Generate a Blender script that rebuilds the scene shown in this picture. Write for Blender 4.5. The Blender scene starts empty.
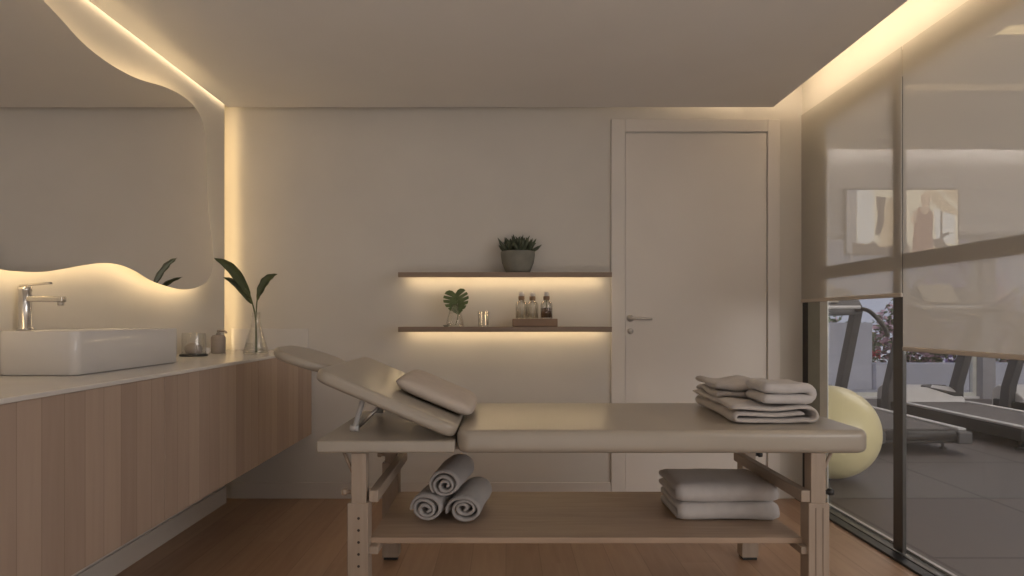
import bpy, bmesh, math, random
from mathutils import Vector, Matrix, noise
random.seed(7)
S = bpy.context.scene
COL = S.collection
PI = math.pi

# ------------------------------------------------------------------ camera, world, lights, exposure
F = 640.0; VX, VY = 506.0, 319.0; CH = 1.12
cd = bpy.data.cameras.new('camera'); cam = bpy.data.objects.new('camera', cd); COL.objects.link(cam)
cam.location = (0, 0, CH); cam.rotation_euler = (PI/2, 0, 0)
cd.sensor_width = 36; cd.lens = F/1024*36
cd.shift_x = (512-VX)/1024; cd.shift_y = (VY-288)/1024
cd.clip_start = 0.05
S.camera = cam

w = bpy.data.worlds.new('sky'); S.world = w; w.use_nodes = True
wb = w.node_tree.nodes['Background']; wb.inputs[0].default_value = (0.66, 0.66, 0.80, 1); wb.inputs[1].default_value = 0.7

def area(name, loc, rot, sx, sy, power, col):
    l = bpy.data.lights.new(name, 'AREA'); l.shape = 'RECTANGLE'; l.size = sx; l.size_y = sy
    l.energy = power; l.color = col
    o = bpy.data.objects.new(name, l); COL.objects.link(o); o.location = loc; o.rotation_euler = rot
    return o
area('added_fill_behind_camera', (0.05, -1.0, 0.1), (math.radians(180), 0, 0), 3.2, 1.7, 41, (1.0, 0.97, 0.95))  # added fill for the room, aimed up behind the camera; no lamp stands there
area('added_fill_gym_rear', (6.0, -1.6, 2.0), (PI/2, 0, 0), 6.5, 2.6, 230, (1.0, 0.93, 0.90))  # added fill inside the closed gym rear, no window behind it
area('added_fill_gym_overhead', (6.5, 6.2, 3.36), (0, 0, 0), 5.0, 2.6, 90, (1.0, 0.92, 0.88))  # unseen overhead fill added to brighten the gym, not a fitting
sun = bpy.data.lights.new('sun', 'SUN'); sun.energy = 2.2; sun.angle = 0.3; sun.color = (1, 0.97, 0.95)
so = bpy.data.objects.new('sun', sun); COL.objects.link(so); so.rotation_euler = (math.radians(38), math.radians(22), 0)

vs = S.view_settings
vs.view_transform = 'Standard'; vs.look = 'None'; vs.gamma = 1; vs.use_curve_mapping = False
vs.exposure = 0.0

LED = (1.0, 0.71, 0.34)

# ------------------------------------------------------------------ materials
def nmat(name):
    m = bpy.data.materials.new(name); m.use_nodes = True
    return m, m.node_tree.nodes, m.node_tree.links, m.node_tree.nodes['Principled BSDF']

def mat(name, col, rough=0.6, metal=0.0, var=0.06, scale=8.0, bump=0.0, bscale=200.0, spec=0.5, coord='Object', sheen=0):
    m, N, L, b = nmat(name)
    tc = N.new('ShaderNodeTexCoord')
    nz = N.new('ShaderNodeTexNoise'); nz.inputs['Scale'].default_value = scale; nz.inputs['Detail'].default_value = 4
    L.new(tc.outputs[coord], nz.inputs['Vector'])
    r = N.new('ShaderNodeValToRGB')
    r.color_ramp.elements[0].color = (*[max(0, c*(1-var)) for c in col], 1); r.color_ramp.elements[0].position = 0.3
    r.color_ramp.elements[1].color = (*[min(1, c*(1+var)) for c in col], 1); r.color_ramp.elements[1].position = 0.7
    L.new(nz.outputs['Fac'], r.inputs['Fac']); L.new(r.outputs['Color'], b.inputs['Base Color'])
    b.inputs['Roughness'].default_value = rough; b.inputs['Metallic'].default_value = metal
    b.inputs['Specular IOR Level'].default_value = spec
    if sheen: b.inputs['Sheen Weight'].default_value = sheen
    if bump:
        n2 = N.new('ShaderNodeTexNoise'); n2.inputs['Scale'].default_value = bscale; n2.inputs['Detail'].default_value = 2
        L.new(tc.outputs[coord], n2.inputs['Vector'])
        bp = N.new('ShaderNodeBump'); bp.inputs['Strength'].default_value = bump; bp.inputs['Distance'].default_value = 0.004
        L.new(n2.outputs['Fac'], bp.inputs['Height']); L.new(bp.outputs['Normal'], b.inputs['Normal'])
    return m

def emit(name, col, strength):
    m = bpy.data.materials.new(name); m.use_nodes = True
    N = m.node_tree.nodes; L = m.node_tree.links; N.clear()
    e = N.new('ShaderNodeEmission'); e.inputs[0].default_value = (*col, 1); e.inputs[1].default_value = strength
    o = N.new('ShaderNodeOutputMaterial'); L.new(e.outputs[0], o.inputs[0])
    return m

def clear_glass(name, tint=(0.97, 0.98, 0.97), gloss=0.09):
    m = bpy.data.materials.new(name); m.use_nodes = True
    N = m.node_tree.nodes; L = m.node_tree.links; N.clear()
    t = N.new('ShaderNodeBsdfTransparent'); t.inputs[0].default_value = (*tint, 1)
    g = N.new('ShaderNodeBsdfGlossy'); g.inputs['Roughness'].default_value = 0.02
    lw = N.new('ShaderNodeLayerWeight'); lw.inputs[0].default_value = 0.35
    mr = N.new('ShaderNodeMapRange'); mr.inputs[3].default_value = gloss*0.5; mr.inputs[4].default_value = min(0.9, gloss*6)
    L.new(lw.outputs['Facing'], mr.inputs[0])
    mx = N.new('ShaderNodeMixShader'); L.new(mr.outputs[0], mx.inputs[0]); L.new(t.outputs[0], mx.inputs[1]); L.new(g.outputs[0], mx.inputs[2])
    o = N.new('ShaderNodeOutputMaterial'); L.new(mx.outputs[0], o.inputs[0])
    return m

def screen_fabric(name, col, open_):
    m = bpy.data.materials.new(name); m.use_nodes = True
    N = m.node_tree.nodes; L = m.node_tree.links; N.clear()
    t = N.new('ShaderNodeBsdfTransparent')
    d = N.new('ShaderNodeBsdfDiffuse'); d.inputs[0].default_value = (*col, 1)
    tl = N.new('ShaderNodeBsdfTranslucent'); tl.inputs[0].default_value = (*col, 1)
    m1 = N.new('ShaderNodeMixShader'); m1.inputs[0].default_value = 0.4; L.new(d.outputs[0], m1.inputs[1]); L.new(tl.outputs[0], m1.inputs[2])
    m2 = N.new('ShaderNodeMixShader'); m2.inputs[0].default_value = open_; L.new(m1.outputs[0], m2.inputs[1]); L.new(t.outputs[0], m2.inputs[2])
    o = N.new('ShaderNodeOutputMaterial'); L.new(m2.outputs[0], o.inputs[0])
    return m

def wood(name, c1, c2, board, axis, seam=0.0, rough=0.45, grain=1.0, tone=0.35, staggered=False):
    """boards of width `board` across `axis` (0 x,1 y), grain along the other direction; world-scaled object coords"""
    m, N, L, b = nmat(name)
    tc = N.new('ShaderNodeTexCoord'); sp = N.new('ShaderNodeSeparateXYZ'); L.new(tc.outputs['Object'], sp.inputs[0])
    def math_(op, a, bb=None):
        n = N.new('ShaderNodeMath'); n.operation = op
        for i, v in enumerate((a, bb)):
            if v is None: continue
            if isinstance(v, (int, float)): n.inputs[i].default_value = v
            else: L.new(v, n.inputs[i])
        return n.outputs[0]
    d = math_('DIVIDE', sp.outputs[axis], board)
    fl = math_('FLOOR', d)
    wn = N.new('ShaderNodeTexWhiteNoise'); wn.noise_dimensions = '2D'
    cb = N.new('ShaderNodeCombineXYZ'); L.new(fl, cb.inputs[0])
    if staggered:
        oth = sp.outputs[1 - axis]
        w0 = N.new('ShaderNodeTexWhiteNoise'); w0.noise_dimensions = '1D'; L.new(fl, w0.inputs['W'])
        sh = math_('ADD', math_('DIVIDE', oth, 1.3), math_('MULTIPLY', w0.outputs['Value'], 5.0))
        L.new(math_('FLOOR', sh), cb.inputs[1])
    L.new(cb.outputs[0], wn.inputs['Vector'])
    mp = N.new('ShaderNodeMapping'); L.new(tc.outputs['Object'], mp.inputs[0])
    sc = {0: (16, 1.2, 1.2), 1: (1.2, 16, 1.2)}[axis]
    mp.inputs['Scale'].default_value = sc
    ad = N.new('ShaderNodeVectorMath'); ad.operation = 'ADD'; L.new(mp.outputs[0], ad.inputs[0])
    cs = N.new('ShaderNodeVectorMath'); cs.operation = 'SCALE'; cs.inputs['Scale'].default_value = 37.0
    L.new(wn.outputs['Color'], cs.inputs[0]); L.new(cs.outputs[0], ad.inputs[1])
    nz = N.new('ShaderNodeTexNoise'); nz.inputs['Scale'].default_value = 2.2*grain; nz.inputs['Detail'].default_value = 5; nz.inputs['Distortion'].default_value = 0.4
    L.new(ad.outputs[0], nz.inputs['Vector'])
    f = math_('ADD', math_('MULTIPLY', nz.outputs['Fac'], 1 - tone), math_('MULTIPLY', wn.outputs['Value'], tone))
    r = N.new('ShaderNodeValToRGB'); r.color_ramp.elements[0].color = (*c1, 1); r.color_ramp.elements[0].position = 0.22
    r.color_ramp.elements[1].color = (*c2, 1); r.color_ramp.elements[1].position = 0.78
    L.new(f, r.inputs['Fac'])
    out = r.outputs['Color']
    if seam:
        fr = math_('FRACT', d)
        e = math_('MINIMUM', fr, math_('SUBTRACT', 1.0, fr))
        k = math_('LESS_THAN', e, seam)
        mx = N.new('ShaderNodeMix'); mx.data_type = 'RGBA'; mx.blend_type = 'MULTIPLY'
        L.new(math_('MULTIPLY', k, 0.32), mx.inputs[0]); L.new(out, mx.inputs[6]); mx.inputs[7].default_value = (0.25, 0.2, 0.17, 1)
        out = mx.outputs[2]
    L.new(out, b.inputs['Base Color']); b.inputs['Roughness'].default_value = rough
    return m

def tiles(name, col, line, size, rough):
    m, N, L, b = nmat(name)
    tc = N.new('ShaderNodeTexCoord'); sp = N.new('ShaderNodeSeparateXYZ'); L.new(tc.outputs['Object'], sp.inputs[0])
    br = N.new('ShaderNodeTexBrick'); br.offset = 0; br.inputs['Scale'].default_value = 1.0
    br.inputs['Brick Width'].default_value = size; br.inputs['Row Height'].default_value = size
    br.inputs['Mortar Size'].default_value = 0.011; br.inputs['Mortar Smooth'].default_value = 0
    br.inputs['Color1'].default_value = (*col, 1); br.inputs['Color2'].default_value = (*[c*0.94 for c in col], 1); br.inputs['Mortar'].default_value = (*line, 1)
    L.new(tc.outputs['Object'], br.inputs['Vector'])
    nz = N.new('ShaderNodeTexNoise'); nz.inputs['Scale'].default_value = 90; L.new(tc.outputs['Object'], nz.inputs['Vector'])
    mx = N.new('ShaderNodeMix'); mx.data_type = 'RGBA'; mx.blend_type = 'OVERLAY'; mx.inputs[0].default_value = 0.15
    L.new(br.outputs['Color'], mx.inputs[6]); L.new(nz.outputs['Color'], mx.inputs[7])
    L.new(mx.outputs[2], b.inputs['Base Color']); b.inputs['Roughness'].default_value = rough
    return m

M = {}
M['wall'] = mat('beige plaster', (0.63, 0.595, 0.55), 0.85, var=0.03, scale=2.5, bump=0.05, bscale=120)
M['ceiling'] = mat('ceiling paint', (0.80, 0.77, 0.73), 0.9, var=0.02, scale=2)
M['white'] = mat('white paint', (0.70, 0.655, 0.61), 0.5, var=0.02, scale=3)
M['door'] = mat('door paint', (0.70, 0.65, 0.60), 0.42, var=0.02, scale=3)
M['base'] = mat('baseboard paint', (0.62, 0.575, 0.535), 0.5, var=0.02, scale=3)
M['floor'] = wood('oak floor', (0.34, 0.205, 0.13), (0.46, 0.30, 0.20), 0.16, 0, seam=0.012, rough=0.38, tone=0.3, staggered=True)
M['cab'] = wood('cabinet oak', (0.33, 0.245, 0.195), (0.43, 0.33, 0.265), 0.086, 1, seam=0.018, rough=0.55, tone=0.5)
M['carcass'] = mat('cabinet carcass', (0.20, 0.145, 0.11), 0.6)
M['stone'] = mat('white solid surface', (0.64, 0.61, 0.58), 0.25, var=0.03, scale=5)
M['ceramic'] = mat('white ceramic', (0.66, 0.635, 0.62), 0.12, var=0.01)
M['chrome'] = mat('brushed chrome', (0.72, 0.70, 0.68), 0.22, metal=1, var=0.02)
M['satin'] = mat('satin nickel', (0.62, 0.58, 0.54), 0.45, metal=0.5, var=0.02)
M['steel'] = mat('satin steel', (0.55, 0.53, 0.51), 0.35, metal=1, var=0.02)
M['vinyl'] = mat('beige vinyl', (0.375, 0.33, 0.275), 0.28, var=0.03, scale=6, bump=0.06, bscale=300)
M['tablewood'] = wood('pale beech', (0.33, 0.26, 0.20), (0.41, 0.33, 0.265), 0.3, 0, rough=0.5, grain=1.5, tone=0.1)
M['shelfwood'] = wood('table shelf beech', (0.34, 0.245, 0.18), (0.46, 0.34, 0.25), 0.4, 1, rough=0.5, grain=1.5, tone=0.1)
M['hole'] = mat('dark hole', (0.05, 0.035, 0.03), 0.9)
M['towelA'] = mat('grey beige cotton', (0.50, 0.45, 0.42), 0.95, var=0.06, scale=25, bump=0.6, bscale=420, sheen=0.3)
M['towelB'] = mat('grey cotton', (0.41, 0.385, 0.375), 0.95, var=0.06, scale=25, bump=0.6, bscale=420, sheen=0.3)
M['towelC'] = mat('pale grey cotton', (0.56, 0.525, 0.51), 0.95, var=0.05, scale=25, bump=0.6, bscale=420, sheen=0.3)
M['pillow'] = mat('pillow cloth', (0.52, 0.45, 0.39), 0.9, var=0.04, scale=20, bump=0.25, bscale=380)
M['shelf'] = wood('wall shelf walnut', (0.20, 0.14, 0.10), (0.29, 0.21, 0.155), 0.4, 1, rough=0.5, grain=2, tone=0.1)
M['tray'] = wood('tray walnut', (0.19, 0.115, 0.07), (0.28, 0.175, 0.11), 0.4, 1, rough=0.5, grain=2, tone=0.1)
M['glass'] = clear_glass('clear glass', (0.985, 0.985, 0.975), 0.10)
M['pane'] = clear_glass('window pane', (0.95, 0.96, 0.96), 0.035)
M['water'] = clear_glass('water', (0.97, 0.975, 0.97), 0.03)
M['amber'] = clear_glass('amber liquid', (0.42, 0.28, 0.16), 0.04)
M['leaf'] = mat('dark leaf', (0.055, 0.068, 0.022), 0.38, var=0.35, scale=14)
M['leaf2'] = mat('monstera leaf', (0.10, 0.14, 0.05), 0.38, var=0.3, scale=30)
M['stem'] = mat('stem', (0.10, 0.12, 0.045), 0.5)
M['succ'] = mat('succulent leaf', (0.07, 0.085, 0.05), 0.5, var=0.25, scale=30)
M['pot'] = mat('grey green stoneware', (0.20, 0.195, 0.165), 0.8, var=0.1, scale=20, bump=0.2, bscale=90)
M['soil'] = mat('soil', (0.05, 0.035, 0.025), 1)
M['black'] = mat('black metal', (0.022, 0.022, 0.022), 0.45)
M['frame'] = mat('dark bronze aluminium', (0.085, 0.08, 0.073), 0.4, metal=0.2)
M['framelight'] = mat('grey aluminium', (0.66, 0.67, 0.63), 0.4, metal=0.2)
M['framegreen'] = mat('grey green aluminium', (0.30, 0.31, 0.265), 0.4, metal=0.2)
M['shade'] = screen_fabric('roller screen', (0.84, 0.805, 0.745), 0.44)
M['headbeam'] = mat('head beam', (0.40, 0.36, 0.315), 0.7)
M['shadebar'] = mat('shade bar', (0.56, 0.49, 0.42), 0.6)
M['gymwall'] = mat('gym wall paint', (0.72, 0.71, 0.725), 0.8, var=0.02)
M['gymceil'] = mat('gym ceiling paint', (0.56, 0.53, 0.49), 0.9, var=0.02)
M['gymfloor'] = tiles('gym rubber tiles', (0.105, 0.09, 0.087), (0.035, 0.03, 0.03), 1.0, 0.5)
M['pillar'] = mat('pillar paint', (0.30, 0.30, 0.33), 0.7)
M['ball'] = mat('cream yellow vinyl', (0.84, 0.75, 0.43), 0.28, var=0.03)
M['tread'] = mat('treadmill charcoal', (0.035, 0.034, 0.034), 0.5)
M['belt'] = mat('treadmill belt', (0.12, 0.11, 0.11), 0.65, var=0.05)
M['treadgrey'] = mat('treadmill grey', (0.09, 0.09, 0.095), 0.45)
M['silver'] = mat('silver plastic', (0.58, 0.57, 0.57), 0.4)
M['consol'] = mat('console face', (0.42, 0.38, 0.31), 0.5)
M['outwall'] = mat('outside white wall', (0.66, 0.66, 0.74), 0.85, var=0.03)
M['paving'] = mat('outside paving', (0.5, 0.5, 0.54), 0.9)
M['bush'] = mat('shrub leaves', (0.16, 0.19, 0.10), 0.7, var=0.3, scale=9)
M['pink'] = mat('pink blossom', (0.62, 0.40, 0.47), 0.8, var=0.2, scale=9)
M['purple'] = mat('purple blossom', (0.46, 0.36, 0.62), 0.8, var=0.2, scale=9)
M['red'] = mat('red blossom', (0.55, 0.06, 0.09), 0.7, var=0.2, scale=9)
M['greyplastic'] = mat('grey taupe ceramic', (0.33, 0.285, 0.26), 0.5)
M['wax'] = mat('grey stone diffuser', (0.30, 0.265, 0.25), 0.7)
M['ledA'] = emit('led ceiling slot', (1.0, 0.78, 0.5), 8.0)
M['ledB'] = emit('led wall slot', LED, 9.0)
M['ledC'] = emit('led right cove', (1.0, 0.78, 0.51), 11.0)
M['ledM'] = emit('led behind mirror', (1.0, 0.73, 0.39), 10.5)
M['ledS'] = emit('led shelf', (1.0, 0.75, 0.43), 14.0)
M['ledG'] = emit('led gym', (1.0, 0.72, 0.36), 1.9)
M['ledH'] = emit('led gym far', (1.0, 0.70, 0.42), 0.55)
M['ledW'] = emit('led gym wall', (1.0, 0.9, 0.8), 30)
mm, N_, L_, b_ = nmat('mirror silver'); b_.inputs['Base Color'].default_value = (0.90, 0.885, 0.86, 1); b_.inputs['Metallic'].default_value = 1; b_.inputs['Roughness'].default_value = 0.0
M['mirror'] = mm

# ------------------------------------------------------------------ mesh helpers
def obj(name, bm, m, parent=None, smooth=False, bevel=0.0, seg=2, subsurf=0, autos=None):
    bmesh.ops.recalc_face_normals(bm, faces=bm.faces[:])
    me = bpy.data.meshes.new(name); bm.to_mesh(me); bm.free()
    for x in (m if isinstance(m, (list, tuple)) else [m]): me.materials.append(x)
    o = bpy.data.objects.new(name, me); COL.objects.link(o)
    if parent: o.parent = parent
    if bevel:
        md = o.modifiers.new('bevel', 'BEVEL'); md.width = bevel; md.segments = seg; md.limit_method = 'ANGLE'; md.angle_limit = 0.7
    if subsurf:
        md = o.modifiers.new('subsurf', 'SUBSURF'); md.levels = subsurf; md.render_levels = subsurf
    if smooth or bevel:
        for p in me.polygons: p.use_smooth = True
        if autos is None and not subsurf and bevel: 
            md = o.modifiers.new('wn', 'WEIGHTED_NORMAL'); md.keep_sharp = True
    return o

def thing(name, label, cat, loc=(0, 0, 0), rz=0, group=None):
    o = bpy.data.objects.new(name, None); COL.objects.link(o); o.empty_display_size = 0.1
    o.location = loc; o.rotation_euler = (0, 0, rz); o['label'] = label; o['category'] = cat
    if group: o['group'] = group
    return o
def tag(o, label, cat, group=None, kind=None):
    o['label'] = label; o['category'] = cat
    if group: o['group'] = group
    if kind: o['kind'] = kind
    return o
def struct(name, bm, m, parent=None, **k):
    o = obj(name, bm, m, parent, **k)
    if not parent: o['kind'] = 'structure'
    return o
def clone(root, loc, label, rz=None):
    r = root.copy(); COL.objects.link(r); r.location = loc; r['label'] = label
    if rz is not None: r.rotation_euler = (0, 0, rz)
    for ch in list(root.children):
        c = ch.copy(); COL.objects.link(c); c.parent = r
        for g in list(ch.children):
            d = g.copy(); COL.objects.link(d); d.parent = c
    return r

def box(bm, x0, x1, y0, y1, z0, z1, mi=0, mtx=None):
    v = [bm.verts.new((x, y, z)) for z in (z0, z1) for y in (y0, y1) for x in (x0, x1)]
    if mtx is not None:
        for q in v: q.co = mtx @ q.co
    for f in ((0, 2, 3, 1), (4, 5, 7, 6), (0, 1, 5, 4), (2, 6, 7, 3), (0, 4, 6, 2), (1, 3, 7, 5)):
        fc = bm.faces.new([v[i] for i in f]); fc.material_index = mi
    return v
def B(*a, **k):
    bm = bmesh.new(); box(bm, *a, **k); return bm
def tube(bm, pts, r, n=10, cap=True, mi=0):
    pts = [Vector(p) for p in pts]; rs = r if isinstance(r, (list, tuple)) else [r]*len(pts)
    rings = []; up = None
    for i, p in enumerate(pts):
        t = (pts[min(i+1, len(pts)-1)] - pts[max(i-1, 0)]).normalized()
        if up is None:
            up = t.orthogonal().normalized()
        up = (up - t*up.dot(t)).normalized(); s = t.cross(up)
        rings.append([bm.verts.new(p + (up*math.cos(2*PI*k/n) + s*math.sin(2*PI*k/n))*rs[i]) for k in range(n)])
    for a, b in zip(rings, rings[1:]):
        for k in range(n):
            f = bm.faces.new((a[k], a[(k+1) % n], b[(k+1) % n], b[k])); f.material_index = mi; f.smooth = True
    if cap:
        for rg in (rings[0], rings[-1]):
            f = bm.faces.new(rg); f.material_index = mi
def T(pts, r, n=10):
    bm = bmesh.new(); tube(bm, pts, r, n); return bm
def lathe(bm, prof, c=(0, 0, 0), n=32, sx=1, sy=1, mi=0):
    """prof: list of (r,z); r==0 closes"""
    rings = []
    for r, z in prof:
        if r < 1e-6: rings.append([bm.verts.new((c[0], c[1], c[2]+z))])
        else: rings.append([bm.verts.new((c[0]+r*sx*math.cos(2*PI*k/n), c[1]+r*sy*math.sin(2*PI*k/n), c[2]+z)) for k in range(n)])
    for a, b in zip(rings, rings[1:]):
        for k in range(n):
            k2 = (k+1) % n
            if len(a) == 1 and len(b) == 1: continue
            if len(a) == 1: f = bm.faces.new((a[0], b[k], b[k2]))
            elif len(b) == 1: f = bm.faces.new((a[k], a[k2], b[0]))
            else: f = bm.faces.new((a[k], a[k2], b[k2], b[k]))
            f.smooth = True; f.material_index = mi
def LA(prof, c=(0, 0, 0), n=32, **k):
    bm = bmesh.new(); lathe(bm, prof, c, n, **k); return bm
def prism(bm, pts, fn, h, mi=0):
    """pts 2D outline, fn(u,v,t) -> 3D, t in (0,h)"""
    a = [bm.verts.new(fn(u, v, 0)) for u, v in pts]; b = [bm.verts.new(fn(u, v, h)) for u, v in pts]
    n = len(pts)
    fs = [bm.faces.new(a), bm.faces.new(b[::-1])]
    for i in range(n): fs.append(bm.faces.new((a[i], a[(i+1) % n], b[(i+1) % n], b[i])))
    for f in fs: f.material_index = mi
def spline(pts, n=8, closed=True):
    out = []; N = len(pts)
    rng = range(N) if closed else range(N-1)
    for i in rng:
        g = (lambda k: pts[k % N]) if closed else (lambda k: pts[max(0, min(N-1, k))])
        p0, p1, p2, p3 = [Vector(g(k)) for k in (i-1, i, i+1, i+2)]
        for j in range(n):
            t = j/n
            out.append(0.5*((2*p1) + (p2-p0)*t + (2*p0-5*p1+4*p2-p3)*t*t + (3*p1-p0-3*p2+p3)*t**3))
    if not closed: out.append(Vector(pts[-1]))
    return out
def ribbon(path, th, length, ns=14, fn=None, jitter=0.0, seed=0, endth=True):
    """cloth: centre line path [(u,v)] of thickness th extruded along w (0..length). fn(u,w,v)->3D"""
    bm = bmesh.new(); P = [Vector((p[0], p[1])) for p in path]; n = len(P)
    nrm = []
    for i in range(n):
        t = (P[min(i+1, n-1)] - P[max(i-1, 0)])
        t = t.normalized() if t.length > 1e-9 else Vector((1, 0))
        nrm.append(Vector((-t.y, t.x)))
    loop = [P[i] + nrm[i]*th/2 for i in range(n)] + [P[-1] + (P[-1]-P[-2]).normalized()*th*0.45] + [P[i] - nrm[i]*th/2 for i in range(n-1, -1, -1)] + [P[0] + (P[0]-P[1]).normalized()*th*0.45]
    m = len(loop); rows = []
    for s in range(ns+1):
        q = s/ns
        row = []
        for j, c in enumerate(loop):
            # the end sections taper slightly so that hems look rounded
            w = q*length
            k = noise.noise_vector(Vector((c.x*9+seed, c.y*9, w*9)))*jitter
            cc = c
            if s in (0, ns):
                i = j if j <= n-1 else (n-1 if j == n else (2*n - j if j <= 2*n else 0))
                i = max(0, min(n-1, i)); cc = P[i] + (c - P[i])*0.55
            row.append(bm.verts.new((fn or (lambda u, w, v: (u, w, v)))(cc.x+k.x, w+k.y, cc.y+k.z)))
        rows.append(row)
    for a, b in zip(rows, rows[1:]):
        for j in range(m):
            f = bm.faces.new((a[j], a[(j+1) % m], b[(j+1) % m], b[j])); f.smooth = True
    for row in (rows[0], rows[-1]):      # caps as quads across the ribbon
        for i in range(n-1):
            j0, j1 = i, i+1; k0, k1 = 2*n-i, 2*n-i-1
            try: bm.faces.new((row[j0], row[j1], row[k1], row[k0]))
            except ValueError: pass
        try: bm.faces.new((row[n-1], row[n], row[n+1]))
        except ValueError: pass
        try: bm.faces.new((row[0], row[2*n], row[2*n+1]))
        except ValueError: pass
    return bm
def serp(L, th, layers, first=1, wav=0.0, seed=0):
    """serpentine fold: layers lying over each other, u in 0..L; first=1 goes +u first"""
    pts = []; r = th*0.56; k = 9
    for l in range(layers):
        z = l*2*r
        d = first if l % 2 == 0 else -first
        us = [i/k for i in range(k+1)]
        for a in us:
            u = r + a*(L-2*r)
            if d < 0: u = L - u
            pts.append((u, z + wav*math.sin(u*40+seed+l)*(l/max(1, layers-1))))
        if l < layers-1:
            cx = (L-r) if d > 0 else r
            for i in range(1, 6):
                a = -PI/2 + PI*i/6
                pts.append((cx + d*r*math.cos(a), z + r + r*math.sin(a)))
    return pts

# ------------------------------------------------------------------ room shell
XL, XR, YB, ZC = -1.715, 1.84, 4.0, 2.41
YR = -2.0
GX1 = 13.0
struct('floor', B(-1.95, 1.81, YR, 4.1, -0.1, 0), M['floor'])
struct('wall_back', B(-2.0, 1.86, YB, YB+0.15, 0, 3.45), M['wall'])
# left wall: a panel that stops short of the back wall, leaving a lit slot
struct('wall_left', B(XL-0.02, XL, YR, 3.90, 0, 2.52), M['wall'])
struct('wall_left_outer', B(-2.0, -1.93, YR, YB, 0, 2.6), M['wall'])
struct('wall_rear', B(-2.0, GX1 + 0.1, YR-0.1, YR, 0, 3.7), M['wall'])
bm = bmesh.new()
box(bm, -1.692, 1.627, YR, 3.90, ZC, ZC+0.045)
struct('ceiling', bm, M['ceiling'])
bm = bmesh.new()
box(bm, -2.0, 1.95, YR, 4.0, 2.62, 2.68)
struct('ceiling_slab', bm, M['ceiling'])
# header over the glass wall
struct('wall_right', B(1.853, 1.97, YR, 4.0, 2.38, 3.45), M['wall'])
# baseboards
struct('baseboard_left', B(XL, XL+0.012, YR, 3.90, 0, 0.10), M['base'], bevel=0.003)
bm = bmesh.new(); box(bm, XL, 0.656, YB-0.012, YB, 0, 0.10)
struct('baseboard_back', bm, M['base'], bevel=0.003)
struct('baseboard_right', B(1.706, 1.80, YB-0.012, YB, 0, 0.10), M['base'], bevel=0.003)

# door in the back wall
bm = bmesh.new()
box(bm, 0.656, 0.742, YB-0.018, YB, 0, 2.364); box(bm, 1.630, 1.706, YB-0.018, YB, 0, 2.364); box(bm, 0.742, 1.630, YB-0.018, YB, 2.286, 2.364)
d1 = struct('door_1', bm, M['white'], bevel=0.003)
lf = obj('door_leaf', B(0.744, 1.622, YB-0.010, YB-0.0005, 0.004, 2.278), M['door'], d1, bevel=0.002)
bm = bmesh.new()
lathe(bm, [(0, 0), (0.022, 0), (0.022, 0.006), (0.010, 0.009), (0.009, 0.03), (0, 0.03)], n=20)
for v in bm.verts: v.co = Vector((0.775 + v.co.x, YB-0.0101 - v.co.z, 1.125 + v.co.y))
tube(bm, [(0.775, YB-0.034, 1.125), (0.80, YB-0.038, 1.125), (0.905, YB-0.038, 1.12)], 0.008)
h = obj('door_handle', bm, M['satin'], lf, smooth=True)
bm = bmesh.new()
lathe(bm, [(0, 0), (0.018, 0), (0.018, 0.005), (0, 0.005)], n=20)
for v in bm.verts: v.co = Vector((0.775 + v.co.x, YB-0.0101 - v.co.z, 1.045 + v.co.y))
obj('keyhole_rose', bm, M['satin'], lf, smooth=True)

# LED strips
tag(obj('led_strip', B(-1.712, -1.696, YR, 3.90, ZC+0.034, ZC+0.042), M['ledA']), 'long warm LED strip in the slot along the left edge of the ceiling', 'light')
bm = bmesh.new(); box(bm, -1.80, -1.775, 3.80, 3.845, 0.95, 2.40)
tag(obj('led_strip', bm, M['ledB']), 'upright warm LED strip in the corner slot beside the leafy plant', 'light')
tag(obj('led_strip', B(1.50, 1.515, YR, 3.88, ZC+0.047, ZC+0.125), M['ledC']), 'long warm LED strip in the cove above the roller shades', 'light')

# ------------------------------------------------------------------ glass wall (right)
gw = struct('window_1', B(1.80, 1.850, YR, 4.0, 0.0, 0.012), M['black'])
obj('sill_track', B(1.853, 1.955, YR, 4.0, 0, 0.016), M['frame'], gw, bevel=0.003)
obj('track_bead', B(1.905, 1.922, YR, 4.0, 0.0165, 0.026), M['silver'], gw)
obj('head_frame', B(1.853, 1.95, YR, 3.998, 2.255, 2.379), M['headbeam'], gw)
obj('transom', B(1.8495, 1.875, YR, 3.998, 1.354, 1.424), M['frame'], gw, bevel=0.002)
for ya, yb in ((2.99, 3.064), (1.95, 2.025)): obj('mullion', B(1.853, 1.872, ya, yb, 0.0225, 2.2545), M['frame'], gw, bevel=0.002)
obj('jamb_seal', B(1.853, 1.860, 3.93, 3.999, 0.0225, 2.2545), M['black'], gw)
obj('jamb', B(1.853, 1.860, 3.781, 3.929, 0.0225, 2.2545), M['framegreen'], gw, bevel=0.002)
obj('jamb_cover', B(1.853, 1.860, 3.69, 3.78, 0.0225, 2.2545), M['framelight'], gw, bevel=0.002)
for a, b in ((3.065, 3.689), (2.026, 2.989), (YR, 1.949)):
    obj('pane', B(1.861, 1.866, a, b, 0.0225, 2.2545), M['pane'], gw)

def shade(name, y0, y1, zb, label):
    t = thing(name, label, 'roller shade', (1.8465, (y0+y1)/2, zb), group=None)
    hw = (y1-y0)/2
    bm = bmesh.new()
    nz = 10
    box(bm, -0.0012, 0.0012, -hw, hw, 0.018, 2.392-zb)
    obj('fabric', bm, M['shade'], t)
    obj('bottom_bar', B(-0.006, 0.006, -hw, hw, 0, 0.02), M['shadebar'], t, bevel=0.004)
    return t
shade('roller_shade', 2.985, 3.998, 1.222, 'beige see-through roller shade hanging above the yellow ball, higher of the two')
shade('roller_shade', 1.95, 2.975, 0.972, 'beige see-through roller shade drawn lower, in front of the nearer glass')

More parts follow.
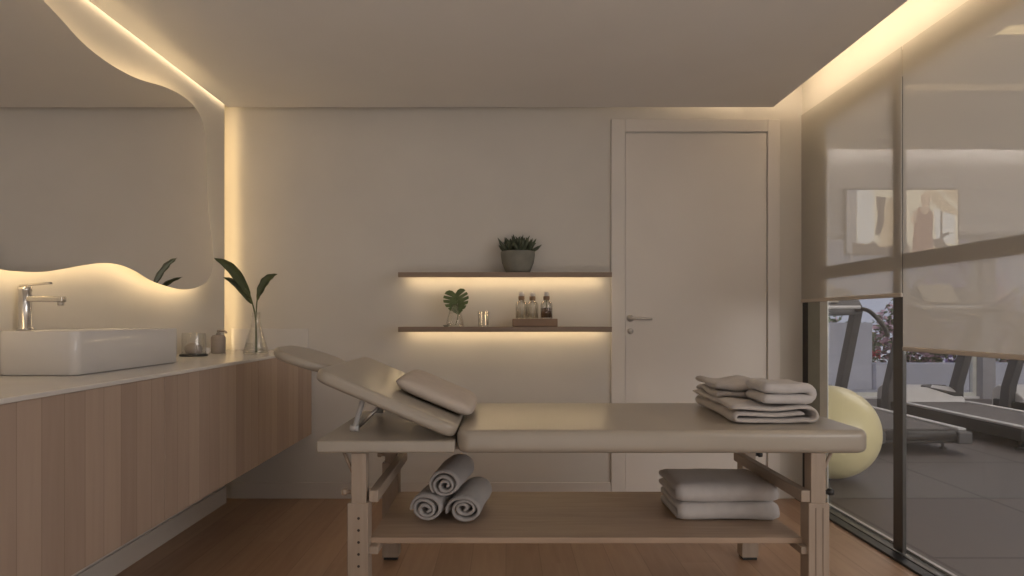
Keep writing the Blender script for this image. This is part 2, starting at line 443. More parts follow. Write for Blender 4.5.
# ------------------------------------------------------------------ vanity
XV = -1.21; ZT = 0.93
units = [(3.13, 3.985, 'oak fronted wall hung vanity cabinet at the back wall, under the leafy plant'),
         (2.27, 3.13, 'oak fronted wall hung vanity cabinet second from the back wall, below the basin end'),
         (1.41, 2.27, 'oak fronted wall hung vanity cabinet below the basin tap, near the left edge of view'),
         (0.55, 1.41, 'oak fronted wall hung vanity cabinet nearest the camera')]
for (y0, y1, lab) in units:
    t = thing('vanity_cabinet', lab, 'cabinet', (XV, (y0+y1)/2, 0.405), group='oak vanity cabinets')
    hw = (y1-y0)/2 - 0.0015; hh = ZT-0.405-0.015
    obj('body', B(-0.503, -0.021, -hw, hw, 0.001, hh), M['carcass'], t)
    bm = bmesh.new()
    box(bm, -0.02, 0, -hw, hw, 0, hh)
    obj('door', bm, M['cab'], t, bevel=0.002)
tag(obj('countertop', B(XL+0.001, XV+0.006, 0.54, 3.985, ZT-0.0145, ZT), M['stone'], bevel=0.003), 'long white countertop running over the oak vanity cabinets', 'countertop')
tag(obj('backsplash', B(XL+0.002, -1.235, 3.986, 3.999, 0.92, 1.06), M['ceramic'], bevel=0.003), 'low white upstand on the back wall behind the leafy plant', 'backsplash')

# basin
def rrect(hx, hy, r, n=6):
    out = []
    for cx, cy, a0 in ((hx-r, hy-r, 0), (-hx+r, hy-r, PI/2), (-hx+r, -hy+r, PI), (hx-r, -hy+r, 1.5*PI)):
        for i in range(n+1):
            a = a0 + PI/2*i/n
            out.append((cx + r*math.cos(a), cy + r*math.sin(a)))
    return out
def loft(bm, rings, close0=True, close1=True, mi=0):
    R = [[bm.verts.new(p) for p in r] for r in rings]
    n = len(R[0])
    for a, b in zip(R, R[1:]):
        for k in range(n):
            f = bm.faces.new((a[k], a[(k+1) % n], b[(k+1) % n], b[k])); f.smooth = True; f.material_index = mi
    if close0: bm.faces.new(R[0][::-1]).material_index = mi
    if close1: bm.faces.new(R[-1]).material_index = mi
bas = thing('wash_basin', 'white rectangular vessel basin standing on the countertop', 'basin', (-1.562, 2.46, ZT+0.0005))
bm = bmesh.new()
hx, hy = 0.135, 0.335
rg = lambda dx, z, r: [(u, v, z) for u, v in rrect(hx-dx, hy-dx, max(0.004, r-dx*0.5))]
loft(bm, [rg(0.008, 0, 0.03), rg(0.0, 0.006, 0.03), rg(0, 0.146, 0.03), rg(0.003, 0.15, 0.03), rg(0.016, 0.15, 0.03), rg(0.020, 0.146, 0.03), rg(0.028, 0.05, 0.03), rg(0.05, 0.03, 0.04)])
obj('bowl', bm, M['ceramic'], bas, smooth=True)
obj('drain', LA([(0, 0.030), (0.022, 0.030), (0.022, 0.034), (0, 0.034)], n=20), M['chrome'], bas, smooth=True)
# tap
tp = thing('basin_tap', 'chrome single-lever tap at the rim of the white basin', 'tap', (-1.672, 2.225, ZT+0.151))
obj('body', LA([(0, 0), (0.026, 0), (0.026, 0.006), (0.019, 0.010), (0.019, 0.135), (0.021, 0.137), (0.021, 0.150), (0, 0.150)], n=24), M['chrome'], tp, smooth=True)
bm = bmesh.new(); box(bm, 0.01, 0.137, -0.013, 0.013, 0.098, 0.118)
sp = obj('spout', bm, M['chrome'], tp, bevel=0.004)
obj('aerator', LA([(0, 0), (0.010, 0), (0.010, 0.012), (0, 0.012)], c=(0.124, 0, 0.086), n=16), M['steel'], sp, smooth=True)
bm = bmesh.new(); box(bm, -0.018, 0.092, -0.008, 0.008, -0.004, 0.004, mtx=Matrix.Translation((0, 0, 0.156)) @ Matrix.Rotation(-0.09, 4, 'Y'))
obj('lever', bm, M['chrome'], tp, bevel=0.003)

# mirror
XM = -1.645
px = [(42, -1), (60, 18), (80, 40), (100, 57), (120, 70), (140, 79.5), (165, 87), (184, 97), (197, 110), (204, 127), (206.5, 150), (207, 185), (209, 215), (212.5, 245), (213, 264), (209, 279), (198, 287), (183, 289.5), (166, 286), (150, 280), (135, 271), (120, 265), (104, 263), (85, 265), (60, 269.5), (40, 272), (20, 271.5), (0, 269)]
YZ = [((F*-XM/(VX-x)), CH + (VY-y)*(F*-XM/(VX-x))/F) for x, y in px]
YZ += [(1.95, 1.31), (1.75, 1.36), (1.5, 1.35), (1.3, 1.42), (1.2, 1.65), (1.22, 1.95), (1.4, 2.18), (1.7, 2.29), (2.05, 2.31)]
out = spline([Vector(p) for p in YZ], 5, True)
mr = thing('wall_mirror', 'large wavy-edged mirror glowing from behind on the left wall', 'mirror', (XL, 2.3, 1.7))
bm = bmesh.new(); prism(bm, [(p.x, p.y) for p in out], lambda u, v, t: (XM - XL - 0.004 + t, u-2.3, v-1.7), 0.004)
obj('glass', bm, M['mirror'], mr)
def inset(pts, d):
    n = len(pts); res = []
    for i in range(n):
        t = (pts[(i+1) % n] - pts[i-1]).normalized(); nn = Vector((-t.y, t.x))
        res.append(pts[i] + nn*d)
    return res
ar = sum(out[i].x*out[(i+1) % len(out)].y - out[(i+1) % len(out)].x*out[i].y for i in range(len(out)))
sg = 1 if ar > 0 else -1
def smoothed(pts, k):
    for _ in range(k): pts = [(pts[i-1] + pts[i]*2 + pts[(i+1) % len(pts)])/4 for i in range(len(pts))]
    return pts
ins = smoothed(inset(out, 0.055*sg), 4); ins2 = smoothed(inset(out, 0.025*sg), 3)
bm = bmesh.new(); prism(bm, [(p.x, p.y) for p in ins], lambda u, v, t: (0.045 + t, u-2.3, v-1.7), XM-XL-0.004-0.0455)
obj('backing', bm, M['white'], mr)
bm = bmesh.new()
a = [bm.verts.new((0.047, p.x-2.3, p.y-1.7)) for p in ins2]; b = [bm.verts.new((0.061, p.x-2.3, p.y-1.7)) for p in ins2]
ins3 = smoothed(inset(out, 0.033*sg), 3)
c = [bm.verts.new((0.061, p.x-2.3, p.y-1.7)) for p in ins3]; d = [bm.verts.new((0.047, p.x-2.3, p.y-1.7)) for p in ins3]
n = len(a)
for i in range(n):
    j = (i+1) % n
    for s, e in ((a, b), (b, c), (c, d), (d, a)): bm.faces.new((s[i], s[j], e[j], e[i]))
obj('led_strip', bm, M['ledM'], mr)
for y, z in ((2.0, 1.75), (2.9, 1.75)): obj('bracket', B(0.0, 0.0445, y-2.3-0.1, y-2.3+0.1, z-1.7-0.05, z-1.7+0.05), M['steel'], mr)

# counter items
cd_ = thing('glass_candle_jar', 'clear glass jar on a dark base beside the white basin', 'jar', (-1.60, 3.28, ZT+0.0005))
obj('base', LA([(0, 0), (0.066, 0), (0.068, 0.004), (0.066, 0.010), (0, 0.010)], n=32), M['black'], cd_, smooth=True)
obj('cloche', LA([(0.058, 0.0105), (0.058, 0.10), (0.056, 0.118), (0.0535, 0.118), (0.0555, 0.10), (0.0555, 0.0105)], n=32), M['glass'], cd_, smooth=True)
bm = bmesh.new()
bmesh.ops.create_icosphere(bm, subdivisions=3, radius=0.042)
for v in bm.verts:
    v.co += v.co.normalized()*noise.noise(v.co*30)*0.006; v.co.z = max(-0.02, v.co.z*0.9) + 0.031; v.co.x *= 1.05
obj('stone', bm, M['wax'], cd_, smooth=True)
sd = thing('soap_dispenser', 'grey taupe soap dispenser with a pump on the countertop corner', 'soap dispenser', (-1.60, 3.56, ZT+0.0005))
obj('bottle', LA([(0, 0), (0.036, 0), (0.038, 0.004), (0.038, 0.086), (0.032, 0.098), (0.014, 0.102), (0, 0.102)], n=28), M['greyplastic'], sd, smooth=True)
bm = bmesh.new(); lathe(bm, [(0, 0.102), (0.012, 0.102), (0.012, 0.110), (0.006, 0.112), (0.006, 0.122), (0, 0.122)], n=16); tube(bm, [(-0.006, 0, 0.122), (0.035, 0, 0.122), (0.046, 0, 0.112)], 0.006, 8)
obj('pump', bm, M['greyplastic'], sd, smooth=True)
sc_ = thing('small_cup', 'small white cup between the jar and the soap dispenser', 'cup', (-1.605, 3.42, ZT+0.0005))
obj('bowl', LA([(0, 0), (0.016, 0), (0.022, 0.012), (0.024, 0.035), (0.022, 0.035), (0.020, 0.012), (0, 0.006)], n=24), M['ceramic'], sc_, smooth=True)

# ------------------------------------------------------------------ leaves
def at(x, y, Y): return Vector(((x-VX)*Y/F, Y, CH + (VY-y)*Y/F))
def leaf(bm, tip, base, width, side, curl=0.0, nu=14, nv=6, bend=0.0):
    """a long banana-like leaf from base to tip; side = width direction"""
    tip, base = Vector(tip), Vector(base); ax = tip-base; L = ax.length
    side = Vector(side).normalized(); nrm = ax.normalized().cross(side).normalized(); side = nrm.cross(ax.normalized()).normalized()
    g = []
    for i in range(nu+1):
        s = i/nu
        wd = width*0.5*(math.sin(PI*min(1, s**0.8))**0.75)*(1 if s < 0.98 else 0.15)
        c = base + ax*s + Vector((0, 0, 1))*bend*math.sin(PI*s)
        row = []
        for j in range(nv+1):
            q = j/nv*2-1
            rip = 0.012*math.sin(s*26+q*2)*abs(q)*width*4
            row.append(bm.verts.new(c + side*wd*q + nrm*(abs(q)*wd*0.45 + rip + curl*q*q)))
        g.append(row)
    for i in range(nu):
        for j in range(nv):
            f = bm.faces.new((g[i][j], g[i+1][j], g[i+1][j+1], g[i][j+1])); f.smooth = True
def solid(o, t):
    md = o.modifiers.new('solid', 'SOLIDIFY'); md.thickness = t; md.offset = 0
Yp = 3.42
vb = at(256, 352, Yp); vb.z = ZT + 0.0005
vp = thing('leaf_vase', 'clear bottle vase holding three long dark leaves on the countertop', 'vase', vb)
s = Yp/F
prof = [(0, 0), (0.058, 0), (0.066, 0.006), (0.064, 0.02), (0.044, 0.09), (0.027, 0.15), (0.022, 0.19), (0.023, 0.225)]
obj('glass_body', LA(prof + [(r-0.003, z) for r, z in prof[::-1][:-3]] + [(0.055, 0.008), (0, 0.008)], n=36), M['glass'], vp, smooth=True)
obj('water', LA([(0, 0.009), (0.058, 0.009), (0.0575, 0.02), (0.047, 0.06), (0, 0.06)], n=32), M['water'], vp, smooth=True)
lp = thing('leaf_cutting', 'three long dark green leaves standing in the clear bottle vase', 'leaves', vb)
rel = lambda x, y, dy=0.0: at(x, y, Yp+dy) - vb
for (tx, ty, bx, by, w_, dy, bend) in ((214, 258, 251, 298, 0.056, -0.03, 0.05), (223, 277, 253, 305, 0.042, 0.05, 0.035), (277, 274, 257, 301, 0.062, 0.0, 0.03)):
    bm = bmesh.new()
    tip = rel(tx, ty, dy); base = rel(bx, by)
    leaf(bm, tip, base, w_, (0.6, 0.55, 0.6) if bx < 256 else (-0.75, 0.5, 0.45), bend=bend)
    o = obj('leaf_blade', bm, M['leaf'], lp, smooth=True); solid(o, 0.0015)
    mid = Vector((0.0, 0, 0.17)); bot = Vector((0.004 if bx < 256 else -0.003, 0, 0.012))
    obj('stalk', T(spline([bot, mid, base, base + (tip-base)*0.15 + Vector((0, 0, bend*0.4))], 6, False), 0.0035, 8), M['stem'], lp, smooth=True)

# ------------------------------------------------------------------ wall shelves
YS = 3.80; sc0 = F/YS
def wshelf(zt, zb, lab, lab2):
    x0, x1 = (398-VX)/sc0, (612-VX)/sc0
    t = thing('wall_shelf', lab, 'shelf', ((x0+x1)/2, YB, zb), group='wall shelves')
    hw = (x1-x0)/2
    H = zt-zb; d = YB-YS
    bm = bmesh.new()          # board with a hollow underside: thin top, front and end lips
    prism(bm, [(-d, 0), (-d+0.014, 0), (-d+0.014, H-0.012), (-0.0005, H-0.012), (-0.0005, H), (-d, H)], lambda u, v, k: (-hw+k, u, v), 2*hw)
    obj('board', bm, M['shelf'], t, bevel=0.0015)
    obj('led_strip', B(-hw+0.03, hw-0.03, -0.060, -0.046, H-0.0185, H-0.0125), M['ledS'], t)
    return t
wshelf(1.398, 1.369, 'upper dark wood wall shelf carrying the succulent pot, lit beneath', 0)
ZL = 1.073
wshelf(ZL, 1.043, 'lower dark wood wall shelf carrying bottles and a single leaf, lit beneath', 0)

# succulent
pp = thing('potted_succulent', 'dark spiky succulent in a grey green bowl pot on the upper shelf', 'potted plant', (0.072, 3.89, 1.3985))
prof = [(0, 0), (0.068, 0), (0.076, 0.010), (0.096, 0.06), (0.104, 0.11), (0.104, 0.128), (0.101, 0.131), (0.096, 0.128), (0.095, 0.112), (0, 0.112)]
obj('pot', LA(prof, n=40), M['pot'], pp, smooth=True)
obj('soil', LA([(0.0, 0.1125), (0.0945, 0.1125), (0.09, 0.120), (0, 0.124)], n=30), M['soil'], pp, smooth=True)
bm = bmesh.new()
rr = random.Random(3)
for cx, cy, sc2 in ((0, 0, 1.1), (-0.055, 0.01, 0.9), (0.055, -0.005, 0.95), (0.015, -0.05, 0.85), (-0.02, 0.05, 0.9)):
    for k in range(11):
        a = k*2.4 + rr.random()*0.4; el = 0.45 + 1.05*(k/11)
        Ln = (0.098 + 0.028*rr.random())*sc2*(1.0 if k < 7 else 0.85)
        d = Vector((math.cos(a)*math.cos(el), math.sin(a)*math.cos(el), math.sin(el)))
        b0 = Vector((cx, cy, 0.118))
        tube(bm, [b0, b0+d*Ln*0.35, b0+d*Ln*0.7+Vector((0, 0, 0.004)), b0+d*Ln+Vector((0, 0, 0.012))], [0.006, 0.012, 0.011, 0.001], 6)
obj('foliage', bm, M['succ'], pp, smooth=True)

# monstera leaf in glass vase
Ym = 3.885; sm = F/Ym
mb = Vector(((455-VX)/sm, Ym, ZL+0.0005))
gv = thing('glass_vase', 'clear glass vase holding one split leaf on the lower shelf', 'vase', mb)
prof = [(0, 0), (0.052, 0), (0.058, 0.005), (0.050, 0.04), (0.036, 0.09), (0.027, 0.115), (0.026, 0.135)]
obj('glass_body', LA(prof + [(r-0.0025, z) for r, z in prof[::-1][:-3]] + [(0.05, 0.007), (0, 0.007)], n=32), M['glass'], gv, smooth=True)
ml = thing('monstera_leaf', 'single split green leaf standing in the glass vase', 'leaf', mb)
half = [(0.0, 0.30), (0.10, 0.42), (0.22, 0.46), (0.34, 0.42), (0.41, 0.34), (0.10, 0.16), (0.44, 0.27), (0.48, 0.17), (0.10, 0.04), (0.49, 0.10), (0.49, -0.01), (0.09, -0.08), (0.46, -0.09), (0.42, -0.20), (0.08, -0.18), (0.36, -0.26), (0.29, -0.36), (0.07, -0.28), (0.20, -0.42), (0.0, -0.56)]
bm = bmesh.new()
tilt = Matrix.Rotation(-0.16, 4, 'Y') @ Matrix.Rotation(-0.25, 4, 'X')
lc = at(456.5, 301, Ym) - mb; SZ = 0.158
for sgn in (1, -1):
    axis = [Vector((0, 0.34 - 0.9*i/(len(half)-1))) for i in range(len(half))]
    prev = None
    V = []
    for i, (u, v) in enumerate(half):
        fold = -abs(u)*0.22
        V.append((bm.verts.new(lc + tilt @ Vector((sgn*u*SZ, fold*SZ, v*SZ))), bm.verts.new(lc + tilt @ Vector((sgn*u*0.06*SZ, 0, (0.30 - 0.86*i/(len(half)-1))*SZ)))))
    for i in range(len(half)-1):
        try: bm.faces.new((V[i][0], V[i+1][0], V[i+1][1], V[i][1]))
        except ValueError: pass
cv = [bm.verts.new(lc + tilt @ Vector((k*0.03*SZ, 0.002, z*SZ))) for k, z in ((-1, 0.30), (1, 0.30), (0.4, -0.55), (-0.4, -0.55))]
bm.faces.new(cv)
o = obj('leaf_blade', bm, M['leaf2'], ml); solid(o, 0.0012)
p0 = lc + tilt @ Vector((0, 0.003, 0.25*SZ))
obj('stalk', T(spline([p0, lc + Vector((0.0, 0.012, -0.03)), lc + Vector((0.008, 0.010, -0.09)), Vector((0.004, 0.0, 0.012))], 6, False), 0.0028, 8), M['stem'], ml, smooth=True)

# tumblers (two nested looking glasses)
def tumbler(x, y, h, r, lab):
    t = thing('glass_tumbler', lab, 'glass', ((x-VX)*y/F, y, ZL+0.0005), group='tumblers on the lower shelf')
    obj('glass_body', LA([(0, 0), (r*0.86, 0), (r*0.9, 0.003), (r, h), (r-0.0025, h), (r*0.86, 0.010), (0, 0.010)], n=28), M['glass'], t, smooth=True)
tumbler(483.5, 3.88, 0.092, 0.036, 'clear glass tumbler on the lower shelf between leaf and bottles')
dsh = thing('small_dish', 'small dark round dish left of the split leaf vase', 'dish', ((446.5-VX)*3.86/F, 3.835, ZL+0.0005))
obj('bowl', LA([(0, 0), (0.012, 0), (0.020, 0.010), (0.018, 0.010), (0.010, 0.003), (0, 0.003)], n=24), M['pot'], dsh, smooth=True)

# tray and bottles
Yt = 3.89; st = F/Yt
tx0, tx1 = (512.5-VX)/st, (557-VX)/st
tr = tag(obj('bottle_tray', B(-(tx1-tx0)/2, (tx1-tx0)/2, -0.05, 0.05, 0, 0.048), M['tray'], bevel=0.003), 'dark wooden block tray carrying three glass bottles', 'tray')
tr.location = ((tx0+tx1)/2, Yt, ZL+0.0005)
def bottle(x, y, lab, amber):
    t = thing('glass_bottle', lab, 'bottle', ((x-VX)*y/F, y, ZL+0.049), group='bottles on the wooden tray')
    prof = [(0, 0), (0.034, 0), (0.037, 0.004), (0.037, 0.082), (0.032, 0.098), (0.017, 0.108), (0.015, 0.114)]
    obj('glass_body', LA(prof + [(r-0.0025, z) for r, z in prof[::-1][:-3]] + [(0.033, 0.006), (0, 0.006)], n=28), M['glass'], t, smooth=True)
    if amber: obj('liquid', LA([(0, 0.007), (0.0335, 0.007), (0.0335, 0.066), (0, 0.066)], n=28), M['amber'], t, smooth=True)
    else: obj('liquid', LA([(0, 0.007), (0.0335, 0.007), (0.0335, 0.072), (0, 0.072)], n=28), M['water'], t, smooth=True)
    cp = obj('cap', LA([(0, 0.113), (0.018, 0.113), (0.019, 0.115), (0.019, 0.136), (0.0, 0.136)], n=24), M['tray'], t, smooth=False)
    obj('pump_head', LA([(0, 0.1362), (0.011, 0.1362), (0.016, 0.144), (0.015, 0.154), (0.008, 0.162), (0, 0.164)], n=20), M['ceramic'], t, smooth=True)
    obj('dip_tube', T([(0.002, 0, 0.012), (0, 0, 0.112)], 0.003, 8), M['stem'] if amber else M['silver'], t, smooth=True)
bottle(521.5, 3.87, 'clear glass bottle at the left end of the wooden tray', False)
bottle(532.5, 3.908, 'clear glass bottle standing behind the left one on the tray', False)
bottle(546.5, 3.87, 'glass bottle half filled with brown liquid at the right of the tray', True)

# ------------------------------------------------------------------ massage table
Y0, Y1 = 2.12, 2.84; YM_ = (Y0+Y1)/2
mt = thing('massage_table', 'beige padded massage table with raised backrest and wooden legs', 'massage table', (0.29, YM_, 0))
def L3(x, y, z): return Vector((x-0.29, y-YM_, z))
def tb(name, m, x0, x1, y0, y1, z0, z1, parent=mt, bevel=0.004, seg=2, mtx=None):
    bm = bmesh.new(); box(bm, x0-0.29, x1-0.29, y0-YM_, y1-YM_, z0, z1, mtx=mtx)
    return obj(name, bm, m, parent, bevel=bevel, seg=seg)
def cushion(name, xa, xb, ya, yb, za, zb, r, m=None, rc=0.06, mtx=None, parent=mt):
    cx, cy = (xa+xb)/2, (ya+yb)/2; hx, hy = (xb-xa)/2, (yb-ya)/2
    bm = bmesh.new()
    rings = []
    for k in range(7):
        a = PI/2*k/6
        rings.append(((r*(1-math.sin(a))), za + r*(1-math.cos(a))))
    rings += [(d, za+zb-z) for d, z in rings[::-1]]
    R = [[(cx-0.29+u, cy-YM_+v, z) for u, v in rrect(hx-d, hy-d, max(0.005, rc-d), 8)] for d, z in rings]
    loft(bm, R)
    if mtx is not None:
        for v in bm.verts: v.co = mtx @ v.co
    return obj(name, bm, m or M['vinyl'], parent, smooth=True)
cushion('seat_cushion', -0.166, 1.215, Y0, Y1, 0.672, 0.75, 0.022, rc=0.05)
tb('base_board', M['vinyl'], -0.632, -0.170, Y0+0.005, Y1-0.005, 0.674, 0.7155, bevel=0.008, seg=3)
tb('under_frame', M['tablewood'], -0.42, 0.98, Y0+0.15, Y1-0.10, 0.657, 0.6715)
# backrest, hinged at the front of the seat cushion
ang = math.radians(23.0)
piv = Vector((-0.172-0.29, 0, 0.7165))
bk = Matrix.Translation(piv) @ Matrix.Rotation(ang, 4, 'Y')
bm = bmesh.new()
def cushion_local(bm, x0, x1, y0, y1, z0, z1, r, rc):
    hx, hy = (x1-x0)/2, (y1-y0)/2; cx, cy = (x0+x1)/2, (y0+y1)/2
    rings = [((r*(1-math.sin(PI/2*k/6))), z0 + r*(1-math.cos(PI/2*k/6))) for k in range(7)]
    rings += [(d, z0+z1-z) for d, z in rings[::-1]]
    loft(bm, [[bk @ Vector((cx+u, cy+v, z)) for u, v in rrect(hx-d, hy-d, max(0.005, rc-d), 8)] for d, z in rings])
cushion_local(bm, -0.515, -0.006, Y0-YM_, Y1-YM_, 0.0, 0.046, 0.017, 0.05)
br_ = obj('backrest', bm, M['vinyl'], mt, smooth=True)
bm = bmesh.new()
hd_ = bk
bk = Matrix.Translation(bk @ Vector((-0.488, 0, -0.004))) @ Matrix.Rotation(math.radians(17.5), 4, 'Y')
cushion_local(bm, -0.270, -0.012, 2.31-YM_, 2.65-YM_, 0.0, 0.036, 0.017, 0.12)
bk = hd_
obj('headrest', bm, M['vinyl'], mt, smooth=True)
for y in (2.38, 2.58): obj('headrest_rod', T([bk @ Vector((-0.56, y-YM_, 0.008)), bk @ Vector((-0.40, y-YM_, -0.006))], 0.006, 10), M['steel'], mt, smooth=True)
# prop struts
for y in (2.26, 2.70):
    b0 = L3(-0.535, y, 0.735)
    bm = bmesh.new(); tube(bm, [b0, bk @ Vector((-0.355, y-YM_, -0.006))], 0.0095, 12); tube(bm, [L3(-0.55, y, 0.735), L3(-0.52, y, 0.735)], 0.012, 12)
    obj('support_strut', bm, M['silver'], mt, smooth=True)
    bm = bmesh.new(); tube(bm, [b0 + Vector((0.01, 0.012, 0)), bk @ Vector((-0.285, y-YM_+0.012, -0.006))], 0.006, 10)
    obj('support_rod', bm, M['steel'], mt, smooth=True)
# legs
def leg(x, y, sx):
    bm = bmesh.new(); box(bm, x-0.025-0.29, x+0.025-0.29, y-0.024-YM_, y+0.024-YM_, 0.46, 0.6715)
    lg = obj('leg', bm, M['tablewood'], mt, bevel=0.003)
    f = -0.031 if y < YM_ else 0.031
    y2 = y + f*0.0
    bm = bmesh.new()
    # lower, adjustable half: two cheeks with a groove between
    box(bm, x-0.036-0.29, x+0.034-0.29, y-0.031-YM_, y+0.031-YM_, 0.10, 0.505)
    lo = obj('lower_leg', bm, M['tablewood'], lg, bevel=0.003)
    bm = bmesh.new()
    fy = y - 0.0312 if y < YM_ else y + 0.0312
    if sx < 0:
        for k in range(7):
            z = 0.455 - k*0.04
            obj('peg_hole', T([(x + 0.002-0.29, fy-YM_-0.0006, z), (x + 0.002-0.29, fy-YM_+0.0006, z)], 0.0046, 12), M['hole'], lg)
    else:
        for gx in (-0.012, 0.012): obj('groove', B(x+gx-0.0015-0.29, x+gx+0.0015-0.29, fy-YM_-0.0006, fy-YM_+0.0006, 0.12, 0.49), M['carcass'], lg)
    bm = bmesh.new(); box(bm, x-0.03-0.29, x+0.03-0.29, y-0.026-YM_, y+0.026-YM_, 0.0878, 0.1005)
    obj('foot_pad', bm, M['black'], lo, bevel=0.003)
    bm = bmesh.new()
    kx = x + sx*0.034 - 0.29
    tube(bm, [(kx, y-YM_, 0.535), (kx + sx*0.010, y-YM_, 0.535), (kx + sx*0.012, y-YM_, 0.535), (kx + sx*0.026, y-YM_, 0.535)], [0.007, 0.007, 0.012, 0.011], 14)
    tube(bm, [(x + sx*0.016-0.29, y-YM_, 0.535), (kx, y-YM_, 0.535)], 0.008, 10)
    obj('leg_knob', bm, M['tread'] if sx > 0 else M['tablewood'], lg, smooth=True)
    # corner bracket under the frame
    bm = bmesh.new()
    tube(bm, [(x + sx*0.0205-0.29, y-YM_, 0.59), (x + sx*0.055-0.29, y-YM_, 0.671)], 0.006, 8)
    obj('corner_brace', bm, M['tablewood'], lg, smooth=True)
for x, sx in ((-0.494, -1), (1.045, 1)):
    for y in (2.165, 2.765): leg(x, y, sx)
for x in (-0.445, 1.005):
    tb('side_rail', M['tablewood'], x-0.016, x+0.016, 2.145, 2.785, 0.505, 0.545)
    tb('lower_rail', M['tablewood'], x-0.016, x+0.016, 2.145, 2.785, 0.33, 0.3565)
tb('under_shelf', M['shelfwood'], -0.461, 1.008, 2.175, 2.755, 0.357, 0.377, bevel=0.002)

# pillow on the backrest
def pillow(bm, hx, hy, h, mtx, nu=22, nv=26, seed=0, pw=6):
    top = []; botm = []
    for s, store in ((1, top), (-1, botm)):
        for i in range(nu+1):
            row = []
            for j in range(nv+1):
                u = i/nu*2-1; v = j/nv*2-1
                e = (1-abs(u)**pw)*(1-abs(v)**pw)
                z = s*h*max(0, e)**0.5*(0.88+0.12*(1-u*u)*(1-v*v))
                px_ = u*hx*(1-0.05*v*v); py_ = v*hy*(1-0.04*u*u)
                z += noise.noise(Vector((px_*8+seed, py_*8, s)))*0.004*e
                if s == -1 and (i in (0, nu) or j in (0, nv)): row.append(top[i][j])
                else: row.append(bm.verts.new(mtx @ Vector((px_, py_, z))))
            store.append(row)
    for st_, fl in ((top, False), (botm, True)):
        for i in range(nu):
            for j in range(nv):
                q = (st_[i][j], st_[i+1][j], st_[i+1][j+1], st_[i][j+1])
                if len(set(q)) == 4:
                    f = bm.faces.new(q[::-1] if fl else q); f.smooth = True
pm = Matrix.Translation((0.29, YM_, 0)) @ bk @ Matrix.Translation((-0.128, 0.02, 0.046+0.033))
bm = bmesh.new()
pillow(bm, 0.155, 0.225, 0.031, Matrix.Identity(4), pw=7)
po = tag(obj('pillow', bm, M['pillow'], smooth=True), 'flat beige pillow lying on the slope of the raised backrest', 'pillow')
po.matrix_world = pm

# ------------------------------------------------------------------ towels
# on the table: large folded towel, then a smaller one on top
tw = []
pt = 0.0225; Lw = 0.285; p_ = []
wv = lambda u, k: k*0.004*math.sin(u*30 + 1)
for i in range(11): u = Lw-0.05 - (Lw-0.05-pt/2)*i/10; p_.append((u, pt + wv(u, 0.6)))
for i in range(1, 6): a = PI/2 + PI*i/6; p_.append((pt/2 + pt/2*math.cos(a), pt/2 + pt/2*math.sin(a)))
for i in range(11): p_.append((pt/2 + (Lw-pt*1.5)*i/10, 0))
for i in range(1, 8): a = -PI/2 + PI*i/8; p_.append((Lw-pt + pt*math.cos(a), pt + pt*math.sin(a)))
for i in range(14): u = Lw-pt - (Lw-pt+0.012)*i/13; p_.append((u, 2*pt + wv(u, 1.0)))
bm = ribbon(p_, 0.017, 0.52, 18, fn=lambda u, w, v: (u + 0.03*math.sin(w*3.0) - 0.0*w, w, v), jitter=0.008, seed=2)
o = tag(obj('folded_towel', bm, M['towelA'], smooth=True), 'large loosely folded grey beige towel, bottom one on the massage table', 'towel', 'towels on the massage table'); o.location = (0.805, 2.235, 0.7605); o.rotation_euler = (0, 0, 0.03)
p2 = serp(0.31, 0.026, 2, first=1, wav=0.006, seed=0.3)
bm = ribbon(p2, 0.025, 0.30, 14, fn=lambda u, w, v: (u + 0.02*math.sin(w*5), w, v + 0.012*math.sin(u*9)*w), jitter=0.016, seed=5)
o = tag(obj('folded_towel', bm, M['towelA'], smooth=True), 'crumpled grey beige towel at the back, under the small top towel', 'towel', 'towels on the massage table'); o.location = (0.80, 2.45, 0.829); o.rotation_euler = (0, 0, 0.05)
p3 = serp(0.185, 0.034, 2, first=1, wav=0.002, seed=0.3)
bm = ribbon(p3, 0.034, 0.20, 12, jitter=0.006, seed=9)
o = tag(obj('folded_towel', bm, M['towelC'], smooth=True), 'small pale grey folded towel on top of the pile on the table', 'towel', 'towels on the massage table'); o.location = (0.895, 2.245, 0.838); o.rotation_euler = (0, 0, -0.04)

# on the shelf: two folded towels
for k, (dx, lab) in enumerate(((0.0, 'pale grey folded towel lying flat, lower of the two under the table'), (-0.004, 'pale grey folded towel on top of another under the table'))):
    p = serp(0.27, 0.030, 2, first=-1)
    bm = ribbon(p, 0.031, 0.375, 14, fn=lambda u, w, v: (w, u, v), jitter=0.004, seed=3+k)
    o = tag(obj('folded_towel', bm, M['towelC'], smooth=True), lab, 'towel', 'folded towels on the table shelf')
    o.location = (0.628+dx, 2.35+0.003*k, 0.3945 + k*0.0665)
    o.rotation_euler = (0, 0, 0.0)

# three rolled towels
def roll(loc, rz, lab, seed, a0):
    pts = []; th = 0.0135; turns = 2.7; n = int(turns*18)
    for i in range(n+1):
        a = 2*PI*turns*i/n
        r = 0.008 + 0.046*(i/n)**0.95 + 0.0035*math.sin(a*1.3+seed)
        pts.append((r*math.cos(a+a0)*1.10, r*math.sin(a+a0)*0.90))
    bm = ribbon(pts, th, 0.31, 12, fn=lambda u, w, v: (u, w, v), jitter=0.006, seed=seed)
    o = tag(obj('rolled_towel', bm, M['towelB'], smooth=True), lab, 'towel', 'rolled towels on the table shelf')
    o.location = loc; o.rotation_euler = (0, 0, rz); return o
rz = -0.20
roll((-0.289, 2.30, 0.4335), -0.14, 'grey rolled towel at the lower left of the three under the table', 1.0, -1.2)
roll((-0.154, 2.30, 0.4335), -0.14, 'grey rolled towel at the lower right of the three under the table', 4.0, -1.0)
